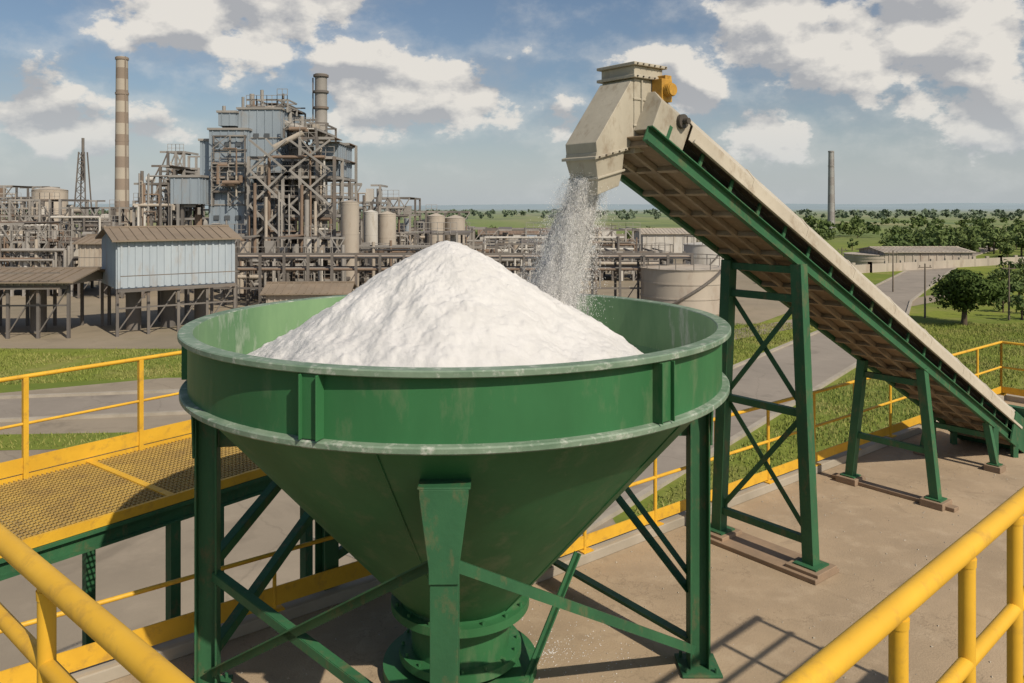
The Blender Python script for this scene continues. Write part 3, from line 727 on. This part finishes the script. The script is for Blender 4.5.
def tank(name,u,Y,rpx,vt,m,roof=.12,z0=G,ladder=True):
    b=MB(); X=bx(u,Y); r=rpx*Y/792; zt=hz(vt,Y); 
    b.cyl((X,Y,z0),(X,Y,zt),r,n=48,m=m,caps=False); b.cyl((X,Y,zt),(X,Y,zt+r*roof+.01),r*1.03,.1*r,n=48,m=m)
    for f in (.33,.66,.97): b.cyl((X,Y,z0+(zt-z0)*f),(X,Y,z0+(zt-z0)*f+.12),r*1.012,n=48,m=m)
    if ladder:
        n=14
        for i in range(n):
            a=-2.4+i*.11; aa=-2.4+(i+1)*.11
            b.beam((X+math.cos(a)*r*1.05,Y+math.sin(a)*r*1.05,z0+(zt-z0)*i/n),(X+math.cos(aa)*r*1.05,Y+math.sin(aa)*r*1.05,z0+(zt-z0)*(i+1)/n),.25,.12,0)
        for i in range(16):
            a=2*math.pi*i/16; b.beam((X+math.cos(a)*r,Y+math.sin(a)*r,zt),(X+math.cos(a)*r,Y+math.sin(a)*r,zt+.9),.06,.06,0)
            a2=2*math.pi*(i+1)/16; b.beam((X+math.cos(a)*r,Y+math.sin(a)*r,zt+.9),(X+math.cos(a2)*r,Y+math.sin(a2)*r,zt+.9),.05,.05,0)
    return b.obj(name,PM)
tank('storage_tank',684,66,43,267,3,.05)
tank('storage_tank',706,92,22,244,5,.1)
tank('storage_tank',655,96,18,252,3,.1)
tank('storage_tank',387,88,9,214,3,.3,ladder=False)
tank('storage_tank',436,96,9,216,3,.3,ladder=False)
tank('storage_tank',455,97,10,218,3,.3,ladder=False)
tank('storage_tank',371,93,7,212,5,.3,ladder=False)
tank('storage_tank',50,160,16,190,3,.2,ladder=False)
tank('storage_tank',350,75,9,202,3,.2,ladder=False)
tank('storage_tank',600,150,16,230,5,.15)
tank('storage_tank',560,150,14,231,3,.15)
b=MB(); Y=170; X=bx(83,Y); zt=hz(152,Y)
for sx_ in (-1,1):
    for sy in (-1,1): b.beam((X+sx_*1.6,Y+sy*1.6,G),(X+sx_*.6,Y+sy*.6,zt),.22,.22)
for k in range(10):
    f=k/10; w=1.6-f; z=G+(zt-G)*f; w2=1.6-(k+1)/10; z2=G+(zt-G)*(k+1)/10
    b.beam((X-w,Y-w,z),(X+w,Y-w,z),.15,.15); b.beam((X-w,Y-w,z),(X+w2,Y-w2,z2),.12,.12); b.beam((X+w,Y-w,z),(X-w2,Y-w2,z2),.12,.12)
b.cyl((X,Y,zt-6),(X,Y,zt+3),.3,n=8)
b.obj('lattice_tower',PM)

def shed(name,c,ang,L,W,z0,z1,rise,mw,mr,over=.4,legs=True,ribs=.45,door=False):
    e=empty(name,(c[0],c[1],G)); ca,sa=math.cos(ang),math.sin(ang)
    def T(a,bb,z): return (c[0]+a*ca-bb*sa,c[1]+a*sa+bb*ca,z)
    b=MB()
    vs=[T(0,0,z0),T(L,0,z0),T(L,W,z0),T(0,W,z0),T(0,0,z1),T(L,0,z1),T(L,W,z1),T(0,W,z1),T(0,W/2,z1+rise),T(L,W/2,z1+rise)]
    b.add(vs,[(0,1,5,4),(2,3,7,6),(0,4,8,7,3),(1,2,6,9,5),(3,2,1,0)])
    a=ribs/2
    while a<L:
        q=T(a,-.04,0); b.post(q[0],q[1],z0,z1-.05,.12,.07,ang); a+=ribs
    a=ribs/2
    while a<W:
        zz=z1+rise*(1-abs(a-W/2)/(W/2))-.08
        q=T(-.04,a,0); b.post(q[0],q[1],z0,zz,.07,.12,ang); a+=ribs
    b.obj('walls',mw,e)
    b=MB()
    for s in (0,1):
        ya,yb=(-over,W/2) if s==0 else (W+over,W/2)
        za=z1-rise*over/(W/2)
        v=[T(-over,ya,za),T(L+over,ya,za),T(L+over,yb,z1+rise),T(-over,yb,z1+rise)]
        v+=[(x,y,z+.1) for x,y,z in v]; b.add(v,MB.BF)
        a=0
        while a<L:
            b.beam(T(a,ya,za+.13),T(a,yb,z1+rise+.13),.09,.05); a+=.6
    b.beam(T(-over,W/2,z1+rise+.12),T(L+over,W/2,z1+rise+.12),.4,.1)
    b.obj('roof',mr,e)
    if legs:
        b=MB(); n=max(2,int(L/1.8))
        for i in range(n+1):
            for w_ in (.1,W-.1):
                q=T(L*i/n,w_,0); b.post(q[0],q[1],G,z0,.18,.18,ang)
            if i<n: b.beam(T(L*i/n,.1,G+.3),T(L*(i+1)/n,.1,z0-.1),.08,.08); b.beam(T(L*i/n,.1,z0-1.3),T(L*(i+1)/n,.1,z0-1.3),.1,.1)
        for i in range(3): q=T(L*(.2+.3*i),W*.5,0); b.cyl((q[0],q[1],G),(q[0],q[1],z0),.5,n=12,m=0)
        b.beam(T(0,-.02,z0-.12),T(L,-.02,z0-.12),.2,.22)
        b.beam(T(0,-1.0,z0-.1),T(L,-1.0,z0-.1),.08,.1); b.beam(T(0,-1.0,z0+.9),T(L,-1.0,z0+.9),.06,.06)
        b.obj('legs',S_dk,e)
    return e
M_clad=mk('shed_cladding',(.37,.425,.47),(.30,.35,.40),.5,.6,0,0,1,.3,(.30,.25,.20),.6,.9)
M_roof=mk('shed_roof_rust',(.24,.19,.14),(.18,.145,.11),.5,.8,0,0,1,1,(.31,.26,.20),.5,1.0)
shed('corrugated_shed',(-25.9,52),math.radians(36),7.6,6.0,-1.85,1.35,.7,M_clad,M_roof)
shed('canopy_building',(-46,50.5),math.radians(3),17.2,6,-1.55,-1.25,.5,S_tk,M_roof,.6)
shed('low_shed',(bx(281,66),62),math.radians(4),6.2,4,G,-3.2,.55,S_tk,M_roof,.4,False)
shed('low_shed',(bx(130,84),74),math.radians(2),6,5,-2,0.2,.6,S_tk,M_roof,.4,True)
shed('warehouse',(bx(885,116),116),math.radians(2),13,8,G,-3.0,.5,S_tk,S_tk,.4,False,1.2)
shed('warehouse',(bx(640,135),132),math.radians(3),9,7,G,-.8,.7,S_wh,S_tk,.4,False,1.5)
shed('warehouse',(bx(480,140),140),math.radians(3),14,7,G,-1.1,.8,S_wh,S_ru,.4,False,1.5)
tank('concrete_basin',800,105,30,262,3,.02,ladder=False)
tank('concrete_basin',872,120,26,254,3,.02,ladder=False)
b=MB()
pts=[(bx(736,100),88),(bx(800,98),98),(bx(870,104),104),(bx(1000,118),118),(140,140)]
for a_,c_ in zip(pts[:-1],pts[1:]):
    b.beam((*a_,G+.55),(*c_,G+.55),.25,1.1)
    n=int((Vector(a_)-Vector(c_)).length/3)
    for i in range(n+1):
        q=Vector(a_).lerp(Vector(c_),i/n); b.box(q.x-.2,q.x+.2,q.y-.2,q.y+.2,G,G+1.4)
b.obj('perimeter_wall',S_tk)
M_pole=mk('pole_wood',(.16,.13,.10))
for (u,vb) in ((925,318),(1009,320),(893,292),(842,286),(776,285)):
    Y=8.48*792/(vb-208); X=bx(u,Y); b=MB(); b.cyl((X,Y,G),(X,Y,G+4.2),.08,.05,n=10); b.beam((X-.5,Y,G+3.9),(X+.5,Y,G+3.9),.06,.06)
    for s in (-.4,0,.4): b.cyl((X+s,Y,G+3.93),(X+s,Y,G+4.08),.03,n=6)
    b.obj('utility_pole',M_pole)

# ------------------------------------------------------------ trees
def crown(cx,cy,cz,rx,rz,nc,nl,ls,flat=1.0):
    cs=[]
    for i in range(nc):
        v=rs.normal(0,1,3); v/=np.linalg.norm(v); q=rs.uniform(.25,.85); cs.append([cx+v[0]*rx*q,cy+v[1]*rx*q,cz+v[2]*rz*q,rx*rs.uniform(.22,.42)])
    cs=np.array(cs); idx=rs.randint(0,nc,nl); v=rs.normal(0,1,(nl,3)); v/=np.linalg.norm(v,axis=1)[:,None]
    rad=cs[idx,3]*rs.uniform(.55,1.08,nl); P=cs[idx,:3]+v*rad[:,None]*np.array([1,1,.8])
    n=v+rs.normal(0,.5,(nl,3)); n/=np.linalg.norm(n,axis=1)[:,None]
    a=np.cross(n,rs.normal(0,1,(nl,3))); a/=np.linalg.norm(a,axis=1)[:,None]; b_=np.cross(n,a); s=ls*rs.uniform(.6,1.4,nl)[:,None]
    return np.stack([P-a*s-b_*s*.6,P+a*s-b_*s*.6,P+a*s*.7+b_*s*.8,P-a*s*.7+b_*s*.8],1)
TX,TY=bx(968,57),57.5
e=empty('round_tree',(TX,TY,G))
facecloud('crown',crown(TX,TY,G+2.65,2.55,1.55,46,15000,.085),M_leaf,e)
b=MB(); b.cyl((TX,TY,G),(TX+.05,TY,G+1.3),.22,.15,n=12)
for i in range(9):
    a=i*.7; b.cyl((TX+.05,TY,G+1.1+.04*i),(TX+1.5*math.cos(a),TY+1.5*math.sin(a),G+2.3+.12*(i%4)),.09,.03,n=8)
b.obj('trunk',M_bark,e)
def treemass(name,n,gen,ls,leaves,mat,trunk=True):
    Vs=[]; e=empty(name,(0,0,G)); b=MB()
    for i in range(n):
        x,y,h=gen(i); rx=h*rs.uniform(.45,.8)
        Vs.append(crown(x,y,G+h*.52,rx,h*.42,9,leaves,ls*h)); 
        if trunk: b.cyl((x,y,G),(x,y,G+h*.5),h*.03,n=6)
    facecloud('foliage',np.concatenate(Vs),mat,e)
    if trunk: b.obj('trunks',M_bark,e)
def g1(i):
    Y=rs.uniform(130,200); return bx(rs.uniform(890,1120),Y),Y,rs.uniform(2.6,5.0)
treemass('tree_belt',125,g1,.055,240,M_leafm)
def g2(i):
    Y=rs.choice([240,300,390])+rs.normal(0,7); return bx(rs.uniform(700,1150),Y),Y,rs.uniform(2.5,5.5)
treemass('tree_belt',140,g2,.09,110,M_leafm,False)
def g3(i):
    Y=rs.uniform(480,1500); return bx(rs.uniform(-120,1150),Y),Y,rs.uniform(4,8)
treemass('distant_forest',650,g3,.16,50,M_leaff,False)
def g4(i):
    Y=rs.uniform(60,105); return bx(rs.uniform(985,1100),Y),Y,rs.uniform(1.4,2.8)
treemass('shrub_mass',22,g4,.05,260,M_leafm)
def g5(i):
    Y=rs.uniform(140,240); return bx(rs.uniform(440,860),Y),Y,rs.uniform(2.2,4.5)
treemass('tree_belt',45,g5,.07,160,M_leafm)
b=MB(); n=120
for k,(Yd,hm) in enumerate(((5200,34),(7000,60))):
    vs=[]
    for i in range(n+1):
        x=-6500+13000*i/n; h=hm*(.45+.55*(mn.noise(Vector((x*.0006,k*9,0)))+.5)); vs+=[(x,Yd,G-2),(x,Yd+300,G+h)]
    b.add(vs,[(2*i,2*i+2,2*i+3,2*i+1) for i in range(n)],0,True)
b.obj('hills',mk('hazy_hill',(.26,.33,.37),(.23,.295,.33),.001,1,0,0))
def litter(name,n,gen,s0,s1,mat):
    Vv=np.zeros((n*4,3,3))
    for i in range(n):
        x,y=gen(); s_=rs.uniform(s0,s1); T4=[np.array([x+rs.normal(0,s_*.3)+dx*s_,y+dy*s_,.001+dz*s_*.8]) for dx,dy,dz in ((1,0,0),(-.6,.8,0),(-.5,-.9,0),(0,0,1))]
        for q,t in enumerate(((0,1,3),(1,2,3),(2,0,3),(0,2,1))):
            for r_ in range(3): Vv[i*4+q,r_]=T4[t[r_]]
    facecloud(name,Vv,mat)
def gl():
    while True:
        x=rs.uniform(-3,9); y=rs.uniform(3,13)
        lim=RY(x)-.25 if x>-.3 else LY(x)-.25
        if y<lim: return x,y
litter('gravel',1500,gl,.004,.013,M_kerb)
def gp():
    r=abs(rs.normal(0,.7)); a=rs.uniform(0,6.28); return .3+r*math.cos(a),6.2+r*math.sin(a)*.8
litter('spilled_powder',600,gp,.002,.007,M_pow)

# ------------------------------------------------------------ light / world
sun=bpy.data.lights.new('sun','SUN'); sun.energy=4.4; sun.angle=math.radians(.55); sun.color=(1,.89,.73)
so=bpy.data.objects.new('sun',sun); scene.collection.objects.link(so)
sd=Vector((.62,-.78,.92)).normalized(); so.rotation_euler=sd.to_track_quat('Z','Y').to_euler()
w=bpy.data.worlds.new('World'); scene.world=w; w.use_nodes=True; nt=w.node_tree; nt.nodes.clear(); L=nt.links.new
out=nd(nt,'ShaderNodeOutputWorld'); sky=nd(nt,'ShaderNodeTexSky'); sky.sky_type='NISHITA'; sky.sun_disc=False
sky.sun_elevation=math.asin(sd.z); sky.sun_rotation=math.atan2(sd.x,sd.y); sky.air_density=1.0; sky.dust_density=1.5; sky.ozone_density=1.6
b1=nd(nt,'ShaderNodeBackground'); b1.inputs[1].default_value=.082; L(sky.outputs[0],b1.inputs[0])
tc=nd(nt,'ShaderNodeTexCoord'); D=tc.outputs['Generated']
ZS=1.6
mp=nd(nt,'ShaderNodeMapping'); mp.inputs['Scale'].default_value=(1,1,ZS); L(D,mp.inputs[0])
def noise_at(off,scale=7.5,det=7,ro=.58,dist=0):
    a=nd(nt,'ShaderNodeVectorMath',operation='ADD'); a.inputs[1].default_value=off; L(mp.outputs[0],a.inputs[0])
    n=nd(nt,'ShaderNodeTexNoise'); n.inputs['Scale'].default_value=scale; n.inputs['Detail'].default_value=det; n.inputs['Roughness'].default_value=ro; n.inputs['Distortion'].default_value=dist; L(a.outputs[0],n.inputs['Vector']); return n.outputs[0]
def math_(op,a,b_=None,clamp=False):
    m=nd(nt,'ShaderNodeMath',operation=op); m.use_clamp=clamp
    for i,q in enumerate((a,b_)):
        if q is None: continue
        if isinstance(q,(int,float)): m.inputs[i].default_value=q
        else: L(q,m.inputs[i])
    return m.outputs[0]
blobs=[((385,95),.09,1.15),((350,68),.065,1.1),((430,92),.09,1.15),((480,102),.075,1.1),((215,8),.13,1.1),((270,18),.08,.9),((330,-10),.09,.9),((770,25),.12,1.1),((850,50),.14,1.15),((930,35),.15,1.15),((990,120),.10,1.05),((910,100),.08,.9),((765,132),.075,1.05),((655,62),.075,1.05),((690,95),.06,.9),((60,122),.10,.95),((20,118),.08,.9),((150,128),.05,.7),((570,125),.06,.7)]
acc=None
for (u,v),r,wt in blobs:
    d=Vector(((u-512)/792,1,(208-v)/792)).normalized(); d.z*=ZS
    vm=nd(nt,'ShaderNodeVectorMath',operation='DISTANCE'); vm.inputs[1].default_value=d; L(mp.outputs[0],vm.inputs[0])
    mr=nd(nt,'ShaderNodeMapRange'); mr.inputs[1].default_value=0; mr.inputs[2].default_value=r*1.35; mr.inputs[3].default_value=wt; mr.inputs[4].default_value=0; L(vm.outputs['Value'],mr.inputs[0])
    acc=mr.outputs[0] if acc is None else math_('MAXIMUM',acc,mr.outputs[0])
off=Vector((3.1,1.7,.4))
n1=noise_at(off,11,8,.6); n2=noise_at(off+Vector((.005,-.005,.020)),11,5,.58)
nl=noise_at(off,11,1,.5); nl2=noise_at(off+Vector((.01,0,.035)),11,1,.5)
dens=math_('ADD',n1,math_('MULTIPLY',acc,.40))
cov=nd(nt,'ShaderNodeMapRange',interpolation_type='SMOOTHSTEP'); cov.inputs[1].default_value=.64; cov.inputs[2].default_value=.75; L(dens,cov.inputs[0])
thin=nd(nt,'ShaderNodeMapRange',interpolation_type='SMOOTHSTEP'); thin.inputs[1].default_value=.45; thin.inputs[2].default_value=.80; thin.inputs[4].default_value=.38; L(dens,thin.inputs[0])
covm=math_('MAXIMUM',math_('MULTIPLY',cov.outputs[0],.94),thin.outputs[0])
df_=math_('ADD',math_('SUBTRACT',n1,n2),math_('MULTIPLY',math_('SUBTRACT',nl,nl2),.9))
sh=nd(nt,'ShaderNodeMapRange'); sh.inputs[1].default_value=-.13; sh.inputs[2].default_value=.08; L(df_,sh.inputs[0])
cm=nd(nt,'ShaderNodeMix',data_type='RGBA'); cm.inputs[6].default_value=(.45,.455,.47,1); cm.inputs[7].default_value=(.86,.815,.745,1); L(sh.outputs[0],cm.inputs[0])
b2=nd(nt,'ShaderNodeBackground'); b2.inputs[1].default_value=.93; L(cm.outputs[2],b2.inputs[0])
sp=nd(nt,'ShaderNodeSeparateXYZ'); L(D,sp.inputs[0])
hzr=nd(nt,'ShaderNodeMapRange',interpolation_type='SMOOTHSTEP'); hzr.inputs[1].default_value=0; hzr.inputs[2].default_value=.15; hzr.inputs[3].default_value=.72; hzr.inputs[4].default_value=0; L(sp.outputs['Z'],hzr.inputs[0])
b3=nd(nt,'ShaderNodeBackground'); b3.inputs[0].default_value=(.54,.585,.61,1); b3.inputs[1].default_value=1
m1=nd(nt,'ShaderNodeMixShader'); L(covm,m1.inputs[0]); L(b1.outputs[0],m1.inputs[1]); L(b2.outputs[0],m1.inputs[2])
m2=nd(nt,'ShaderNodeMixShader'); L(hzr.outputs[0],m2.inputs[0]); L(m1.outputs[0],m2.inputs[1]); L(b3.outputs[0],m2.inputs[2]); L(m2.outputs[0],out.inputs[0])

# ------------------------------------------------------------ camera
cam=bpy.data.cameras.new('camera'); cam.lens=792/1024*36; cam.sensor_width=36; cam.shift_y=-133.5/1024; cam.clip_start=.05; cam.clip_end=20000
co=bpy.data.objects.new('camera',cam); co.location=(0,0,CAMZ); co.rotation_euler=(math.radians(90),0,0); scene.collection.objects.link(co); scene.camera=co
scene.view_settings.view_transform='Standard'; scene.view_settings.look='None'; scene.view_settings.exposure=0
